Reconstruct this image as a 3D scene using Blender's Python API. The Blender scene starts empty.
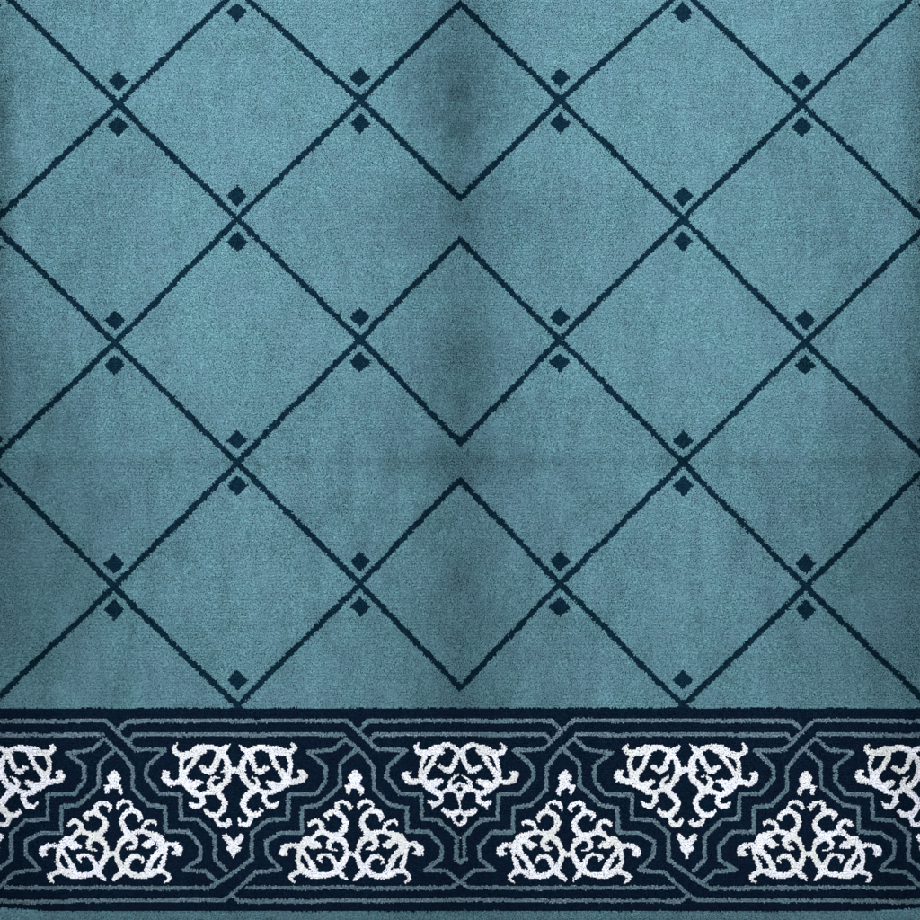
import bpy, math
import numpy as np

# ------------------------------------------------------------------ basics
rng = np.random.default_rng(7)
S = 0.00125                      # metres per pattern unit
CX, CY = 460.0, 460.0            # pattern centre
PITCH = 1.25                     # spacing of the knots, pattern units
X0, X1, Y0, Y1 = -190.0, 1110.0, -180.0, 1040.0
Z_BACK, PILE = 0.004, 0.0062     # backing thickness, pile height
Z_TOP = Z_BACK + PILE
B_TOP, B_BOT = 708.3, 911.5      # woven border between these rows
T = 241.0                        # repeat of the border and of the trellis

for c in list(bpy.data.collections):
    bpy.data.collections.remove(c)
scene = bpy.context.scene
COL = bpy.data.collections.new('carpet_scene')
scene.collection.children.link(COL)

# ------------------------------------------------------------------ noise
def lattice_noise(x, y, cell, seed):
    r = np.random.default_rng(seed)
    g = r.random((256, 256))
    u = x / cell + 1000.0; v = y / cell + 1000.0
    i = np.floor(u).astype(int); j = np.floor(v).astype(int)
    fu = u - i; fv = v - j
    fu = fu * fu * (3 - 2 * fu); fv = fv * fv * (3 - 2 * fv)
    a = g[i % 256, j % 256]; b = g[(i + 1) % 256, j % 256]
    c = g[i % 256, (j + 1) % 256]; d = g[(i + 1) % 256, (j + 1) % 256]
    return (a * (1 - fu) + b * fu) * (1 - fv) + (c * (1 - fu) + d * fu) * fv - 0.5

# ------------------------------------------------------------------ pattern: strokes
# a stroke is a chain of (x, y, half width); every list is read off the woven pattern of one half
def strokes(origin, lists, k=11.5):
    ox, oy = origin
    return [[(ox + a / k, oy + b / k, r / k) for a, b, r in l] for l in lists]

UP = strokes((275, 815), [   # upright scroll, left half
    [(60,455,18),(100,440,50),(140,460,22)],
    [(95,440,50),(98,400,45),(150,355,32),(220,350,28),(290,370,40),(330,330,45)],
    [(310,360,45),(370,285,52),(410,310,40),(480,340,38),(520,360,28)], [(450,365,38),(400,320,45)],
    [(430,265,28),(490,215,35),(540,180,36),(540,120,32),(500,75,28),(440,80,30),(397,118,26)],
    [(540,190,35),(610,215,32),(690,248,50),(740,225,42),(800,160,42),(820,100,38),(790,45,34),(740,-5,34),(680,-38,34),(620,-20,36),(585,5,30),(615,50,20)],
    [(715,-50,32),(715,-115,30),(765,-148,28),(830,-130,30),(872,-90,30),(850,-45,14)],
    [(690,250,48),(780,300,42),(815,350,34),(830,410,30),(830,460,42),(800,520,42),(760,590,42),(720,640,42),(760,690,36),(820,750,20)],
    [(690,250,45),(625,320,34),(620,365,28),(660,400,20),(720,410,14)],
    [(830,450,36),(925,460,32)],
    [(180,700,30),(250,670,35),(310,640,42),(370,665,45),(440,690,50),(540,700,38),(620,690,35),(700,660,38),(720,600,36),(660,500,30),(620,460,28),(560,460,25),(510,490,33),(535,545,14)],
    [(300,380,45),(280,450,36),(268,540,28),(300,600,38),(330,640,42)],
    [(330,420,32),(380,500,32),(430,580,40),(460,650,45)],
    [(165,700,22),(190,745,28),(225,775,16)],
]) + strokes((355, 815), [   # upright scroll, right half
    [(570,360,50),(640,340,30),(710,350,36),(748,400,48),(738,440,42),(685,446,26)], [(740,440,30),(772,462,16)],
    [(380,215,30),(440,240,45),(510,270,60),(540,330,55),(550,390,58)],
    [(0,740,28),(80,670,40),(130,610,45),(160,530,36),(210,480,33),(270,470,26),(320,510,25),(330,540,18),(300,560,12)],
    [(120,620,42),(190,680,38),(260,705,38),(330,700,42),(400,680,50),(470,650,40),(540,640,36),(600,680,32),(640,710,26),(620,750,24),(580,775,14)],
    [(370,640,38),(420,550,38),(450,490,40),(520,430,42),(540,380,45)],
    [(590,400,34),(585,480,26),(560,540,34),(535,610,36)],
    [(200,230,38),(260,200,30),(340,195,30),(400,220,35)],
    [(330,190,30),(335,130,26),(370,90,28),(430,76,26),(474,84,25),(480,115,18)],
    [(170,230,45),(105,160,40),(78,90,36),(95,25,36),(150,-30,33),(215,-45,33),(270,-20,36),(300,25,36),(285,68,16)],
    [(190,-60,28),(205,-95,18),(170,-145,26),(110,-155,28),(60,-130,30),(38,-85,24),(40,-58,12)],
    [(160,250,45),(80,310,40),(50,380,32),(20,450,34),(40,520,38),(80,600,40),(120,620,42)],
    [(190,250,48),(240,310,42),(250,350,32),(200,390,30),(150,390,16)],
    [(335,350,26),(390,345,52),(435,305,42)],
])
TREF_UP = strokes((275, 765), [
    [(915,110,42),(880,150,42),(920,200,55),(960,160,42),(925,110,42)], [(920,100,38),(920,220,55)],
    [(885,235,34),(840,270,34),(848,318,30)], [(802,245,9),(850,252,20)], [(955,250,34),(992,290,30),(988,328,26)], [(920,230,45),(950,255,40)],
])
DOWN_L = strokes((157, 735), [   # hanging scroll, left half
    [(225,105,20),(190,150,30),(205,195,34),(260,225,36),(320,240,48),(400,210,50),(480,160,52),(560,140,36),(640,145,36),(690,165,34),(740,200,48),(800,150,32),(838,112,16)],
    [(490,190,45),(545,185,38)],
    [(310,250,42),(275,320,30),(275,400,28),(285,470,42),(310,530,52)],
    [(470,250,36),(420,310,32),(370,380,32),(320,440,36)],
    [(130,440,22),(90,460,46),(90,510,46),(140,560,38),(210,555,36),(270,530,38)],
    [(310,530,52),(370,580,62),(430,570,46),(490,540,32),(538,540,13)],
    [(370,610,50),(430,670,40),(500,690,38),(560,665,26),(640,640,48),(700,620,42),(750,570,38),(810,520,42),(820,440,45),(820,380,52),(815,310,40),(790,260,38),(740,210,45)],
    [(742,420,10),(800,400,30)],
    [(740,210,45),(700,280,42),(670,350,38),(620,420,38),(560,410,36),(520,370,33),(490,365,12)],
    [(830,400,34),(925,405,34)],
    [(630,610,40),(600,560,33),(620,510,26),(670,480,17),(715,490,11)],
    [(510,700,38),(530,770,33),(480,815,34),(430,828,32),(378,785,20)],
    [(680,640,42),(745,712,36),(780,785,36),(755,860,36),(685,925,38),(615,918,36),(555,872,26)],
    [(680,975,25),(720,1025,32),(780,1045,33),(842,1005,28),(808,975,16)],
])
DOWN_R = strokes((237, 735), [   # hanging scroll, right half
    [(635,108,18),(670,150,32),(640,190,36),(580,210,45),(510,200,52),(430,180,62),(350,160,46),(270,140,36),(200,165,34),(140,200,44),(80,165,33),(38,122,20)],
    [(390,222,32),(430,310,36),(470,380,34),(530,440,40),(560,500,50)],
    [(590,240,33),(615,310,32),(615,390,30),(590,450,42),(560,520,58)],
    [(560,540,50),(640,540,38),(710,520,42),(758,475,50),(748,435,36),(695,420,16)], [(740,510,40),(765,535,16)],
    [(550,560,50),(480,600,55),(400,570,46),(350,545,30)], [(460,610,45),(400,670,28)],
    [(430,660,32),(340,670,35),(260,640,32),(200,620,48),(130,570,40),(90,510,42),(50,430,48),(60,350,40),(90,270,36),(140,210,44)],
    [(150,230,44),(185,320,36),(210,390,36),(265,430,36),(320,395,30),(350,378,28)], [(320,390,20),(318,345,14)],
    [(0,413,40),(50,420,45)],
    [(230,610,40),(250,560,30),(220,510,26),(180,485,16)],
    [(320,680,36),(320,760,36),(370,820,34),(430,830,30),(475,775,17)],
    [(190,640,46),(112,710,42),(62,790,40),(90,860,38),(150,920,42),(230,920,36),(285,885,28),(268,850,15)],
    [(160,945,30),(150,995,30),(110,1045,30),(40,1025,30),(15,975,24)],
])
TREF_DOWN = strokes((157, 785), [
    [(792,596,40),(840,655,42),(880,700,52),(922,655,42),(968,596,40)],
    [(846,735,44),(914,735,44)], [(816,735,26),(944,735,26)], [(880,760,46),(878,825,20)],
])
DOWN_MID = strokes((380, 735), [   # middle hanging scroll: narrower, its halves meet on the axis
    [(445,105,18),(400,140,30),(420,190,36),(490,215,38),(560,205,48),(640,160,48),(720,130,36),(800,122,32),(860,160,34),(905,210,40),(880,270,38),(850,340,36),(800,410,40),(740,410,33),(685,370,30)],
    [(620,200,40),(700,190,40)],
    [(520,240,33),(485,320,30),(470,400,28),(480,480,42),(500,540,45)],
    [(640,240,38),(600,320,34),(550,390,34),(500,460,38)],
    [(340,440,20),(285,460,46),(310,520,40),(380,550,36),(460,530,36)],
    [(500,540,45),(560,590,55),(630,560,48),(690,540,38)],
    [(560,600,50),(630,660,38),(690,680,32),(760,645,26),(830,620,42),(870,600,32),(925,548,20)],
    [(800,590,34),(800,540,24),(850,495,20),(905,462,13)],
    [(700,690,32),(700,760,32),(630,800,34),(568,772,26)], [(630,800,30),(608,850,12)],
    [(870,650,30),(900,700,28),(925,760,24)],
    [(735,862,28),(760,880,36),(800,905,42),(870,905,36),(925,880,28)],
    [(845,935,24),(866,1000,24),(925,1038,22)], [(912,1178,9),(925,1180,9)],
    [(925,660,24),(925,720,28),(925,800,22),(925,870,24)],
])

def shift(ls, dx, dy=0.0):
    return [[(a + dx, b + dy, r) for a, b, r in l] for l in ls]

# strapwork lines (read off in a frame of 3.833 units, origin 220, 690)
def strap(pts):
    return [(220 + a / 3.8333, 690 + b / 3.8333, 1.95) for a, b in pts]
STRAPS = [
    strap([(-384,148),(-356,121),(484,118),(520,150),(602,230),(712,232),(645,292),(638,336),(690,398),(772,400),(775,495),(838,498),(905,562),(905,650),(948,692)]),
    strap([(42,788),(75,812),(941,806),(979,778),(1059,700)]),
    strap([(138,700),(232,690),(178,632),(178,580),(235,550),(315,545),(317,450),(375,444),(460,370),(460,285),(484,262),(518,232)]),
    strap([(482,188),(548,245),(588,300),(588,380),(650,442),(715,450),(716,545),(800,545),(850,602),(846,650),(786,690),(868,695),(912,735)]),
    strap([(104,758),(884,760),(922,738),(986,694),(1046,650),(1046,552),(1104,502),(1186,496),(1186,402),(1290,400),(1328,350),(1328,292),(1262,240),(1358,230),(1404,188)]),
    strap([(-346,192),(-330,172),(474,172)]),
]

# trellis: lines through the measured crossings of the left half
TRELLIS = [
    [(-130,-128),(-8,-17),(10,0),(118,104),(237,219),(360,340),(461,444)],
    [(-130,106),(-8,224),(115,343),(237,463),(360,584),(461,689)],
    [(-130,346),(-8,465),(114,587),(237,706),(258,726)],
    [(110,-130),(237,-10),(360,101),(461,199)],
    [(-130,590),(-8,705),(10,722)],
    [(340,-130),(461,-40)],
    [(-130,338),(-8,224),(118,104),(237,-10),(360,-135)],
    [(-130,574),(-8,461),(115,343),(237,219),(360,101),(461,2)],
    [(-25,719),(-8,704),(114,587),(237,463),(360,340),(461,239)],
    [(222,721),(237,706),(360,584),(461,479)],
    [(-130,98),(-8,-17),(110,-130)],
]
def further(l, d):           # carry a line on, straight, beyond the measured part
    (ax, ay), (bx, by) = l[0], l[1]; n = math.hypot(ax - bx, ay - by)
    l = [(ax + (ax - bx) / n * d, ay + (ay - by) / n * d)] + l
    if l[-1][1] < -100:
        (ax, ay), (bx, by) = l[-1], l[-2]; n = math.hypot(ax - bx, ay - by)
        l = l + [(ax + (ax - bx) / n * d, ay + (ay - by) / n * d)]
    return l
TRELLIS = [further(l, 110) if min(l[0]) < -100 else l for l in TRELLIS]
CROSS = [(-128,104),(-128,343),(-128,585),(115,-137),(360,-137),(-128,-137),(118,104),(237,-10),(237,219),(360,101),(115,343),(237,463),(360,340),(114,587),(360,584),(237,703),(-8,224),(-8,463),(-8,-17)]

def dist_strokes(x, y, ls):
    """signed distance to a set of strokes, and the index of the nearest one"""
    best = np.full(x.shape, 1e9); who = np.zeros(x.shape, int)
    for n, l in enumerate(ls):
        for (ax, ay, ar), (bx, by, br) in zip(l[:-1], l[1:]):
            lo = min(ax, bx) - 12; hi = max(ax, bx) + 12
            m = np.nonzero((x > lo) & (x < hi) & (y > min(ay, by) - 12) & (y < max(ay, by) + 12))[0]
            if not len(m): continue
            px = x[m] - ax; py = y[m] - ay; dx = bx - ax; dy = by - ay
            t = np.clip((px * dx + py * dy) / (dx * dx + dy * dy + 1e-9), 0, 1)
            d = np.hypot(px - t * dx, py - t * dy) - (ar + t * (br - ar))
            upd = d < best[m]
            best[m[upd]] = d[upd]; who[m[upd]] = n
    return best, who

# ------------------------------------------------------------------ knots
nx = int((X1 - X0) / PITCH); ny = int((Y1 - Y0) / PITCH)
gx, gy = np.meshgrid(X0 + (np.arange(nx) + 0.5) * PITCH, Y0 + (np.arange(ny) + 0.5) * PITCH)
gx = gx + (np.arange(ny)[:, None] % 2) * PITCH * 0.5
kx = gx.ravel(); ky = gy.ravel()
N = len(kx)
kx = kx + rng.normal(0, 0.17, N) * PITCH
ky = ky + rng.normal(0, 0.10, N) * PITCH

# the cloth lies a little unevenly, so that the drawing wanders by about a unit
KN = 1.7                                       # several yarn ends share one knot, which steps the edges
jx = (np.floor(kx / KN) + 0.5) * KN; jy = (np.floor(ky / KN) + 0.5) * KN
snap = np.where(ky > B_TOP + 2, 0.45, 0.8)      # the border is knotted finer than the field
jx = snap * jx + (1 - snap) * kx; jy = snap * jy + (1 - snap) * ky
wx = jx + 1.2 * lattice_noise(kx, ky, 34, 1) + (2.0 * snap - 0.45) * lattice_noise(jx, jy, 5, 2)
wy = jy + 1.2 * lattice_noise(kx, ky, 31, 3) + (2.4 * snap - 0.55) * lattice_noise(jx, jy, 5, 4)
fx = np.where(wx <= CX, wx, 2 * CX - wx)       # the two halves mirror each other
right = wx > CX
wob = rng.normal(0, 0.30, N)

in_border = (wy > B_TOP + wob) & (wy < B_BOT + wob - 3.0 * np.exp(-(fx / 45.0) ** 2))
in_end = (wy >= B_BOT - 8) & ~in_border
in_field = ~in_border & ~in_end

part = np.full(N, -1)         # part index of every knot
PARTS = []                    # (name, parent, material, label)
def new_part(name, parent, mat, label=None):
    PARTS.append((name, parent, mat, label)); return len(PARTS) - 1

P_FIELD = new_part('field', None, 'teal_wool', 'plain teal pile of the carpet field')
P_BORDER = new_part('border', None, 'navy_wool', 'dark navy woven border along the lower end')
P_END = new_part('end_strip', None, 'teal_wool', 'narrow teal strip below the navy border')
part[in_field] = P_FIELD; part[in_border] = P_BORDER; part[in_end] = P_END

# trellis lines and diamonds
d, who = dist_strokes(fx, wy, [[(a, b, 2.95) for a, b in l] for l in TRELLIS])
m = in_field & (d + wob < 0)
for n in range(len(TRELLIS)):
    sides = [right | ~right] if max(a for a, b in TRELLIS[n]) > 455 else [right, ~right]
    for side in sides:                          # lines that reach the axis run on into the other half
        mm = m & (who == n) & side
        if mm.sum() > 30:
            part[mm] = new_part('lattice_line', P_FIELD, 'ink_wool')
for sx in (0, 1):
    for cx, cy in CROSS:
        for dy in (-22.6, 22.8):
            ax = np.abs(fx - cx) / 10.4; ay = np.abs(wy - cy - dy) / 10.2
            mm = in_field & (right == bool(sx)) & (ax + ay < 1.02 + 0.05 * wob)
            mm &= (ky < B_TOP - 4)
            if mm.sum() > 30:
                part[mm] = new_part('diamond_motif', P_FIELD, 'ink_wool')

# strapwork of the border
allst = []
for k in (-3, -2, -1, 0, 1):
    for l in STRAPS:
        allst.append([(a + k * T, b, r) for a, b, r in l])
d, who = dist_strokes(fx, wy, allst)
close = strokes((400, 820), [[(412,300,10),(436,318,12),(460,326,14)]], 7.667)
d2, _ = dist_strokes(fx, wy, close)
m = in_border & (np.minimum(d, d2) + 0.8 * wob < 0)
for sx in (0, 1):
    for n in range(len(allst)):
        mm = m & (who == n) & (right == bool(sx))
        if mm.sum() > 40:
            part[mm] = new_part('strapwork_line', P_BORDER, 'grey_wool')

# white scrolls
def motif(ls, name, label, halves):
    d, _ = dist_strokes(fx, wy, ls)
    for sx in halves:
        mm = in_border & (d + 0.8 * wob < -0.45)
        if sx is not None: mm &= right == bool(sx)
        if mm.sum() > 40:
            part[mm] = new_part(name, P_BORDER, 'white_wool', label)
for k in (-2, -1, 0):
    motif(shift(UP, k * T), 'scroll_motif', 'upright white scroll, wide end down', (0, 1))
    motif(shift(TREF_UP, k * T), 'trefoil_motif', 'small white trefoil above a scroll', (0, 1))
for k in (-2, -1, 0):
    motif(shift(DOWN_L + DOWN_R, k * T), 'scroll_motif', 'hanging white scroll, wide end up', (0, 1))
    motif(shift(TREF_DOWN, k * T), 'trefoil_motif', 'small white trefoil below a scroll', (0, 1))
motif(DOWN_MID, 'scroll_motif', 'middle hanging white scroll on the axis of the border', (None,))

# ------------------------------------------------------------------ lie of the pile, with shading built into its shape
def g(u, c, s): return np.exp(-((u - c) / s) ** 2)
def sig(u): return 1 / (1 + np.exp(-u))
ex = np.minimum(kx, 920 - kx)                    # distance to the nearer side
# cover: wanted brightness, put into the pile's shape (1 = dense, less = drawn to points)
luma = 1 - 0.22 * (1 - g(fx, 255, 170))
luma *= 1 - 0.16 * sig((ky - 520) / 60.0)
down = (0.30 + 0.24 * g(ky, 95, 60) + 0.12 * g(ky, 205, 34) + 0.13 * g(ky, 375, 45) + 0.24 * g(ky, 463, 20)
        + 0.09 * g(ky, 600, 55) + 0.08 * g(ky, 690, 30) - 0.08 * g(ky, 285, 28))
core = (0.58 * g(kx, 460, 30) + 0.44 * g(kx, 460, 68)) * (1 + 0.35 * lattice_noise(fx, ky, 13, 14))
luma *= 1 - down * core
luma *= 1 - 0.55 * g(np.maximum(ex, -2), -2, 15) * (0.55 + 0.5 * g(ky, 140, 80) + 0.4 * g(ky, 430, 60)) * (1 + 0.6 * lattice_noise(kx, ky, 17, 15))
luma *= 1 - 0.42 * g(np.maximum(ex, 0), 0, 80) * g(ky, 530, 210)
luma *= 1 - 0.16 * g(fx, 62, 26) * g(ky, 408, 36)
luma *= 1 - 0.12 * g(fx, 120, 42) * g(ky, 490, 30)
luma *= 1 - 0.07 * g(fx, 395, 42) * g(ky, 222, 32)
for px, py, sx_, sy_, a in ((128, 640, 11, 40, .17), (88, 600, 16, 34, .12), (60, 560, 24, 40, .16), (40, 660, 22, 30, .12),
                            (205, 655, 30, 26, .10), (330, 625, 30, 30, .08), (140, 150, 14, 60, .07), (86, 215, 10, 70, .08)):
    luma *= 1 - a * g(fx, px, sx_) * g(ky, py, sy_) * (1 + 0.8 * lattice_noise(kx, ky, 12, int(px)))
luma *= 1 - 0.14 * g(ky, 463, 9) * (1 + lattice_noise(kx, ky, 25, 16))
streak = lattice_noise(fx, ky / 2.6, 15, 13)      # streaks up and down the carpet
luma *= 1 + 0.13 * lattice_noise(fx, ky, 75, 11) + 0.10 * lattice_noise(kx, ky, 24, 12) + (0.10 + 0.16 * sig((ky - 400) / 60.0) + 0.10 * g(ex, 0, 60)) * streak
luma *= 1 + 0.16 * lattice_noise(kx, ky / 3.5, 5.5, 17) + 0.10 * lattice_noise(kx / 3.0, ky, 4.0, 18)
luma *= 1 - 0.52 * sig((ky - 908) / 4.0)
luma_b = (0.94 - 0.34 * g(np.maximum(ex, 0), 0, 60) - 0.20 * sig((ky - 880) / 10.0) - 0.14 * g(kx, 460, 40)
           + 0.10 * lattice_noise(kx, ky, 20, 20) + 0.08 * lattice_noise(kx, ky, 6, 22))  # the border's own shading, also put into its tufts
luma = np.where(in_border, luma_b, luma)
darken = np.interp(np.clip(luma * 0.96, 0.2, 1.0),
                  [0.30, 0.347, 0.387, 0.44, 0.495, 0.576, 0.65, 0.745, 0.82, 0.925, 1.0],
                  [0.60, 0.54, 0.48, 0.42, 0.36, 0.30, 0.24, 0.18, 0.12, 0.06, 0.0])  # from wanted brightness to how pointed the tufts are
lean = np.radians(14 - 24 * darken)          # leans towards the lamp, upright where the pile is darkened
lx = 0.25 * lattice_noise(kx, ky, 40, 19)
ly = np.sin(lean)
lx = lx + rng.normal(0, 0.10, N); ly = ly + rng.normal(0, 0.10, N)
full = np.where(np.array([p[2] == 'white_wool' for p in PARTS])[part], 1.10, 1.0)   # the white yarn is spun fuller
height = PILE * (1 - 0.10 * np.clip(darken, 0, 1)) * (1 + rng.normal(0, 0.032, N))
rad = PITCH * S * 0.80 * (1 - 0.14 * np.clip(darken, 0, 1)) * (1 + rng.normal(0, 0.08, N)) * full
shade = np.clip(0.5 + rng.normal(0, 0.23, N), 0, 1)            # dye of every single yarn
wx_m = (kx - CX) * S; wy_m = (CY - ky) * S
ground = 0.0010 * (lattice_noise(kx, ky, 120, 21) + 0.5) - 0.0006 * g(kx, 460, 22)
zb = Z_BACK + ground

# ------------------------------------------------------------------ materials
def srgb(r, g_, b):
    f = lambda c: (c / 255 / 12.92) if c / 255 <= 0.04045 else ((c / 255 + 0.055) / 1.055) ** 2.4
    return (f(r), f(g_), f(b), 1)

def wool(name, dark, mid, light, tint, tint_amount, sheen=0.0):
    m = bpy.data.materials.new(name); m.use_nodes = True
    nt = m.node_tree; nd = nt.nodes; lk = nt.links
    b = nd['Principled BSDF']
    b.inputs['Roughness'].default_value = 0.95
    b.inputs['Specular IOR Level'].default_value = 0.04
    b.inputs['Sheen Weight'].default_value = sheen
    b.inputs['Sheen Roughness'].default_value = 0.6
    at = nd.new('ShaderNodeAttribute'); at.attribute_name = 'yarn'
    ramp = nd.new('ShaderNodeValToRGB')
    e = ramp.color_ramp.elements
    e[0].position = 0.0; e[0].color = dark
    e[1].position = 1.0; e[1].color = light
    n = e.new(0.5); n.color = mid
    lk.new(at.outputs['Fac'], ramp.inputs['Fac'])
    tc = nd.new('ShaderNodeTexCoord')
    no = nd.new('ShaderNodeTexNoise'); no.inputs['Scale'].default_value = 22.0; no.inputs['Detail'].default_value = 4.0
    lk.new(tc.outputs['Object'], no.inputs['Vector'])
    mr = nd.new('ShaderNodeMapRange')
    mr.inputs['From Min'].default_value = 0.35; mr.inputs['From Max'].default_value = 0.65
    mr.inputs['To Max'].default_value = tint_amount
    lk.new(no.outputs['Fac'], mr.inputs['Value'])
    mx = nd.new('ShaderNodeMix'); mx.data_type = 'RGBA'
    lk.new(mr.outputs['Result'], mx.inputs['Factor'])
    lk.new(ramp.outputs['Color'], mx.inputs['A'])
    mx.inputs['B'].default_value = tint
    lk.new(mx.outputs['Result'], b.inputs['Base Color'])
    return m

MATS = {
    'teal_wool': wool('teal_wool', srgb(69,110,119), srgb(88,129,139), srgb(112,153,162), srgb(95,126,143), 0.42),
    'ink_wool': wool('ink_wool', srgb(4,29,42), srgb(9,39,54), srgb(17,52,67), srgb(12,36,57), 0.4),
    'navy_wool': wool('navy_wool', srgb(2,16,30), srgb(5,24,41), srgb(12,36,54), srgb(12,20,42), 0.5),
    'grey_wool': wool('grey_wool', srgb(70,88,102), srgb(93,112,127), srgb(128,147,160), srgb(76,113,117), 0.55),
    'white_wool': wool('white_wool', srgb(194,197,209), srgb(211,214,226), srgb(228,230,240), srgb(198,201,196), 0.75),
}
def plain(name, col, scale, col2):
    m = bpy.data.materials.new(name); m.use_nodes = True
    nd = m.node_tree.nodes; lk = m.node_tree.links; b = nd['Principled BSDF']
    b.inputs['Roughness'].default_value = 0.95; b.inputs['Specular IOR Level'].default_value = 0.0
    tc = nd.new('ShaderNodeTexCoord'); no = nd.new('ShaderNodeTexNoise')
    no.inputs['Scale'].default_value = scale; no.inputs['Detail'].default_value = 6
    mx = nd.new('ShaderNodeMix'); mx.data_type = 'RGBA'
    mx.inputs['A'].default_value = col; mx.inputs['B'].default_value = col2
    lk.new(tc.outputs['Object'], no.inputs['Vector']); lk.new(no.outputs['Fac'], mx.inputs['Factor'])
    lk.new(mx.outputs['Result'], b.inputs['Base Color'])
    return m
M_BACK = plain('jute_backing', (0.004,0.050,0.075,1), 300, (0.006,0.062,0.090,1))
M_FLOOR = plain('floor_screed', (0.22,0.21,0.20,1), 9, (0.30,0.29,0.27,1))

# ------------------------------------------------------------------ geometry
def pile_mesh(name, idx, mat):
    """one mesh of cut tufts: four-sided yarn ends with a rounded tip"""
    n = len(idx); SD = 3
    a0 = rng.random(n) * math.pi
    ang = a0[:, None] + np.arange(SD)[None, :] * (2 * math.pi / SD)
    ca, sa = np.cos(ang), np.sin(ang)
    bx, by, bz = wx_m[idx], wy_m[idx], zb[idx]
    h, r = height[idx], rad[idx]
    ux, uy = lx[idx], ly[idx]
    cz = np.sqrt(np.clip(1 - ux * ux - uy * uy, 0.15, 1))
    # the tip stays over the knot, so that the drawing stays in place; the root is carried back
    tipx, tipy = bx + 0.35 * ux * h, by + 0.35 * uy * h
    rx, ry = tipx - ux * h, tipy - uy * h
    v = np.zeros((n, 2 * SD + 1, 3))
    v[:, :SD, 0] = rx[:, None] + ca * r[:, None] * 0.9
    v[:, :SD, 1] = ry[:, None] + sa * r[:, None] * 0.9
    v[:, :SD, 2] = bz[:, None]
    taper = np.clip(darken[idx], 0, 1.1)          # ends drawn out to a point: shade put into the tuft shape
    f = 0.90 - 0.50 * taper; rs = r * (1 - 0.62 * taper)
    v[:, SD:2*SD, 0] = (rx + ux * h * f)[:, None] + ca * rs[:, None]
    v[:, SD:2*SD, 1] = (ry + uy * h * f)[:, None] + sa * rs[:, None]
    v[:, SD:2*SD, 2] = (bz + cz * h * f)[:, None] - (ca * ux[:, None] + sa * uy[:, None]) * rs[:, None]   # cut square to the yarn
    v[:, 2*SD, 0] = tipx; v[:, 2*SD, 1] = tipy; v[:, 2*SD, 2] = bz + cz * h
    i = np.arange(SD); j = (i + 1) % SD
    quads = np.stack([i, j, j + SD, i + SD], 1)
    tris = np.stack([i + SD, j + SD, np.full(SD, 2 * SD)], 1)
    off = (np.arange(n) * (2 * SD + 1))[:, None]
    loops = np.concatenate([quads.ravel()[None, :] + off, tris.ravel()[None, :] + off], 1).ravel()
    starts1 = np.concatenate([np.arange(SD) * 4, 4 * SD + np.arange(SD) * 3])
    starts = (np.arange(n)[:, None] * (7 * SD) + starts1[None, :]).ravel()
    me = bpy.data.meshes.new(name)
    me.vertices.add(n * (2 * SD + 1)); me.vertices.foreach_set('co', v.ravel())
    me.loops.add(len(loops)); me.loops.foreach_set('vertex_index', loops.astype(np.int32))
    me.polygons.add(len(starts)); me.polygons.foreach_set('loop_start', starts.astype(np.int32))
    me.update(calc_edges=True)
    me.shade_smooth()
    at = me.attributes.new('yarn', 'FLOAT', 'POINT')
    at.data.foreach_set('value', np.repeat(shade[idx], 2 * SD + 1).astype(np.float32))
    me.materials.append(mat)
    return me

carpet = bpy.data.objects.new('carpet', None); COL.objects.link(carpet)
carpet['label'] = 'teal pile carpet with navy trellis lines and a navy border of white scrolls'
carpet['category'] = 'carpet'

built = []
for n, (name, parent, mat, label) in enumerate(PARTS):
    idx = np.nonzero(part == n)[0]
    if len(idx) == 0:
        built.append(None); continue
    o = bpy.data.objects.new(name, pile_mesh(name, idx, MATS[mat]))
    COL.objects.link(o)
    o.parent = carpet if parent is None else built[parent]
    if label: o['label'] = label
    built.append(o)

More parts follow.
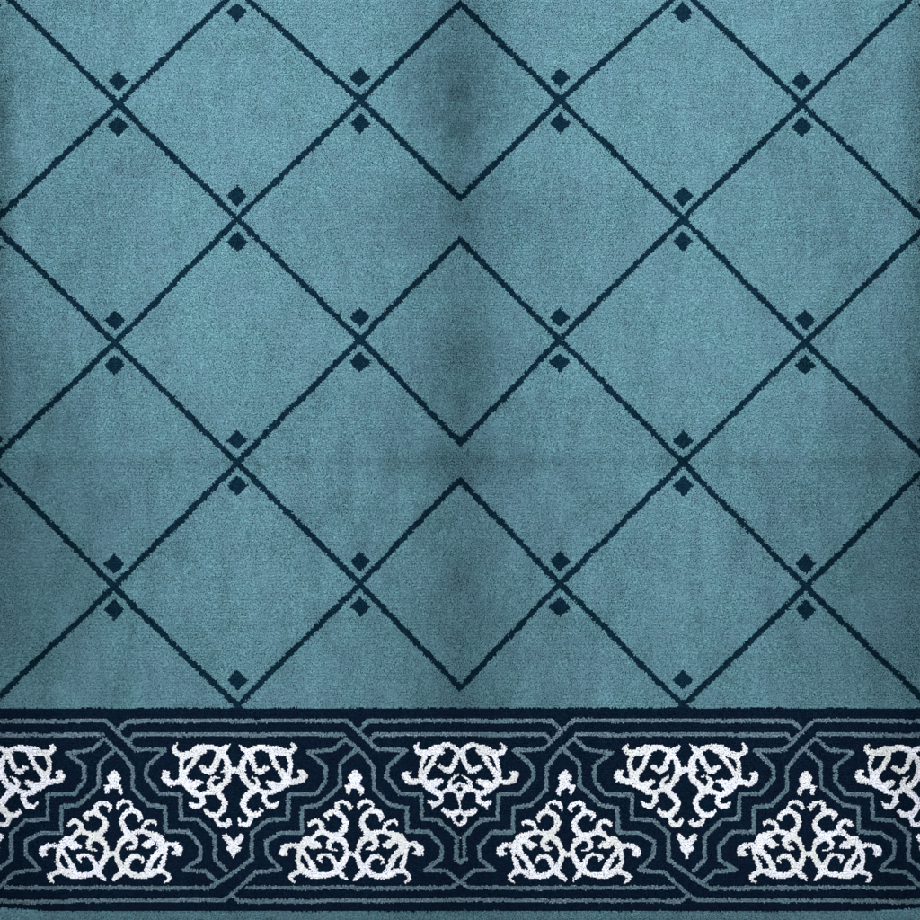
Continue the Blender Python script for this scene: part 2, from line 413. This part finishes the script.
def box(name, x0, x1, y0, y1, z0, z1, mat, parent=None):
    v = [(x, y, z) for z in (z0, z1) for y in (y0, y1) for x in (x0, x1)]
    f = [(0,2,3,1),(4,5,7,6),(0,1,5,4),(2,6,7,3),(0,4,6,2),(1,3,7,5)]
    me = bpy.data.meshes.new(name); me.from_pydata(v, [], f); me.materials.append(mat)
    o = bpy.data.objects.new(name, me); COL.objects.link(o); o.parent = parent
    return o
ax0, ax1, ay0, ay1 = (X0 - CX) * S, (X1 - CX) * S, (CY - Y1) * S, (CY - Y0) * S
box('backing', ax0, ax1, ay0, ay1, 0.0005, Z_BACK, M_BACK, carpet)
def cord(name, p, q, rad_, mat):
    n = 12; vs = []; fs = []
    dx, dy = q[0] - p[0], q[1] - p[1]; L = math.hypot(dx, dy); nx_, ny_ = -dy / L, dx / L
    for e, c in ((0, p), (1, q)):
        for i in range(n):
            a = 2 * math.pi * i / n
            vs.append((c[0] + nx_ * rad_ * math.cos(a), c[1] + ny_ * rad_ * math.cos(a), 0.0048 + rad_ * math.sin(a)))
    for i in range(n):
        j = (i + 1) % n; fs.append((i, j, n + j, n + i))
    fs += [tuple(range(n))[::-1], tuple(range(n, 2 * n))]
    me = bpy.data.meshes.new(name); me.from_pydata(vs, [], fs); me.shade_smooth(); me.materials.append(mat)
    o = bpy.data.objects.new(name, me); COL.objects.link(o); o.parent = carpet
M_CORD = plain('bound_edge', (0.006,0.02,0.04,1), 400, (0.012,0.03,0.055,1))
for p, q in (((ax0, ay0), (ax1, ay0)), ((ax1, ay0), (ax1, ay1)), ((ax1, ay1), (ax0, ay1)), ((ax0, ay1), (ax0, ay0))):
    cord('bound_edge', p, q, 0.0044, M_CORD)
fl = box('floor', -4, 4, -4, 4, -0.05, 0.0, M_FLOOR)
fl['kind'] = 'structure'

# ------------------------------------------------------------------ light
w = bpy.data.worlds.new('World'); scene.world = w; w.use_nodes = True
w.node_tree.nodes['Background'].inputs['Color'].default_value = (0.75, 0.88, 1.0, 1)
w.node_tree.nodes['Background'].inputs['Strength'].default_value = 0.30

def softbox(loc, target, size, power, col):
    l = bpy.data.lights.new('softbox', 'AREA'); l.shape = 'DISK'; l.size = size; l.energy = power; l.color = col
    o = bpy.data.objects.new('softbox', l); COL.objects.link(o)
    o.location = loc
    d = [t - c for t, c in zip(target, loc)]
    from mathutils import Vector
    o.rotation_euler = Vector(d).to_track_quat('-Z', 'Y').to_euler()
softbox((-0.4, 3.6, 4.0), (0, 0.1, 0), 1.3, 670, (1.0, 0.99, 0.985))

# ------------------------------------------------------------------ camera
cam = bpy.data.cameras.new('camera'); co = bpy.data.objects.new('camera', cam); COL.objects.link(co)
cam.lens = 85; cam.sensor_width = 36; cam.clip_end = 50
co.location = (0, 0, Z_TOP - 0.001 + 920 * S * 85 / 36)
scene.camera = co
scene.view_settings.view_transform = 'Standard'
scene.view_settings.look = 'None'
scene.view_settings.exposure = 0
scene.view_settings.gamma = 1
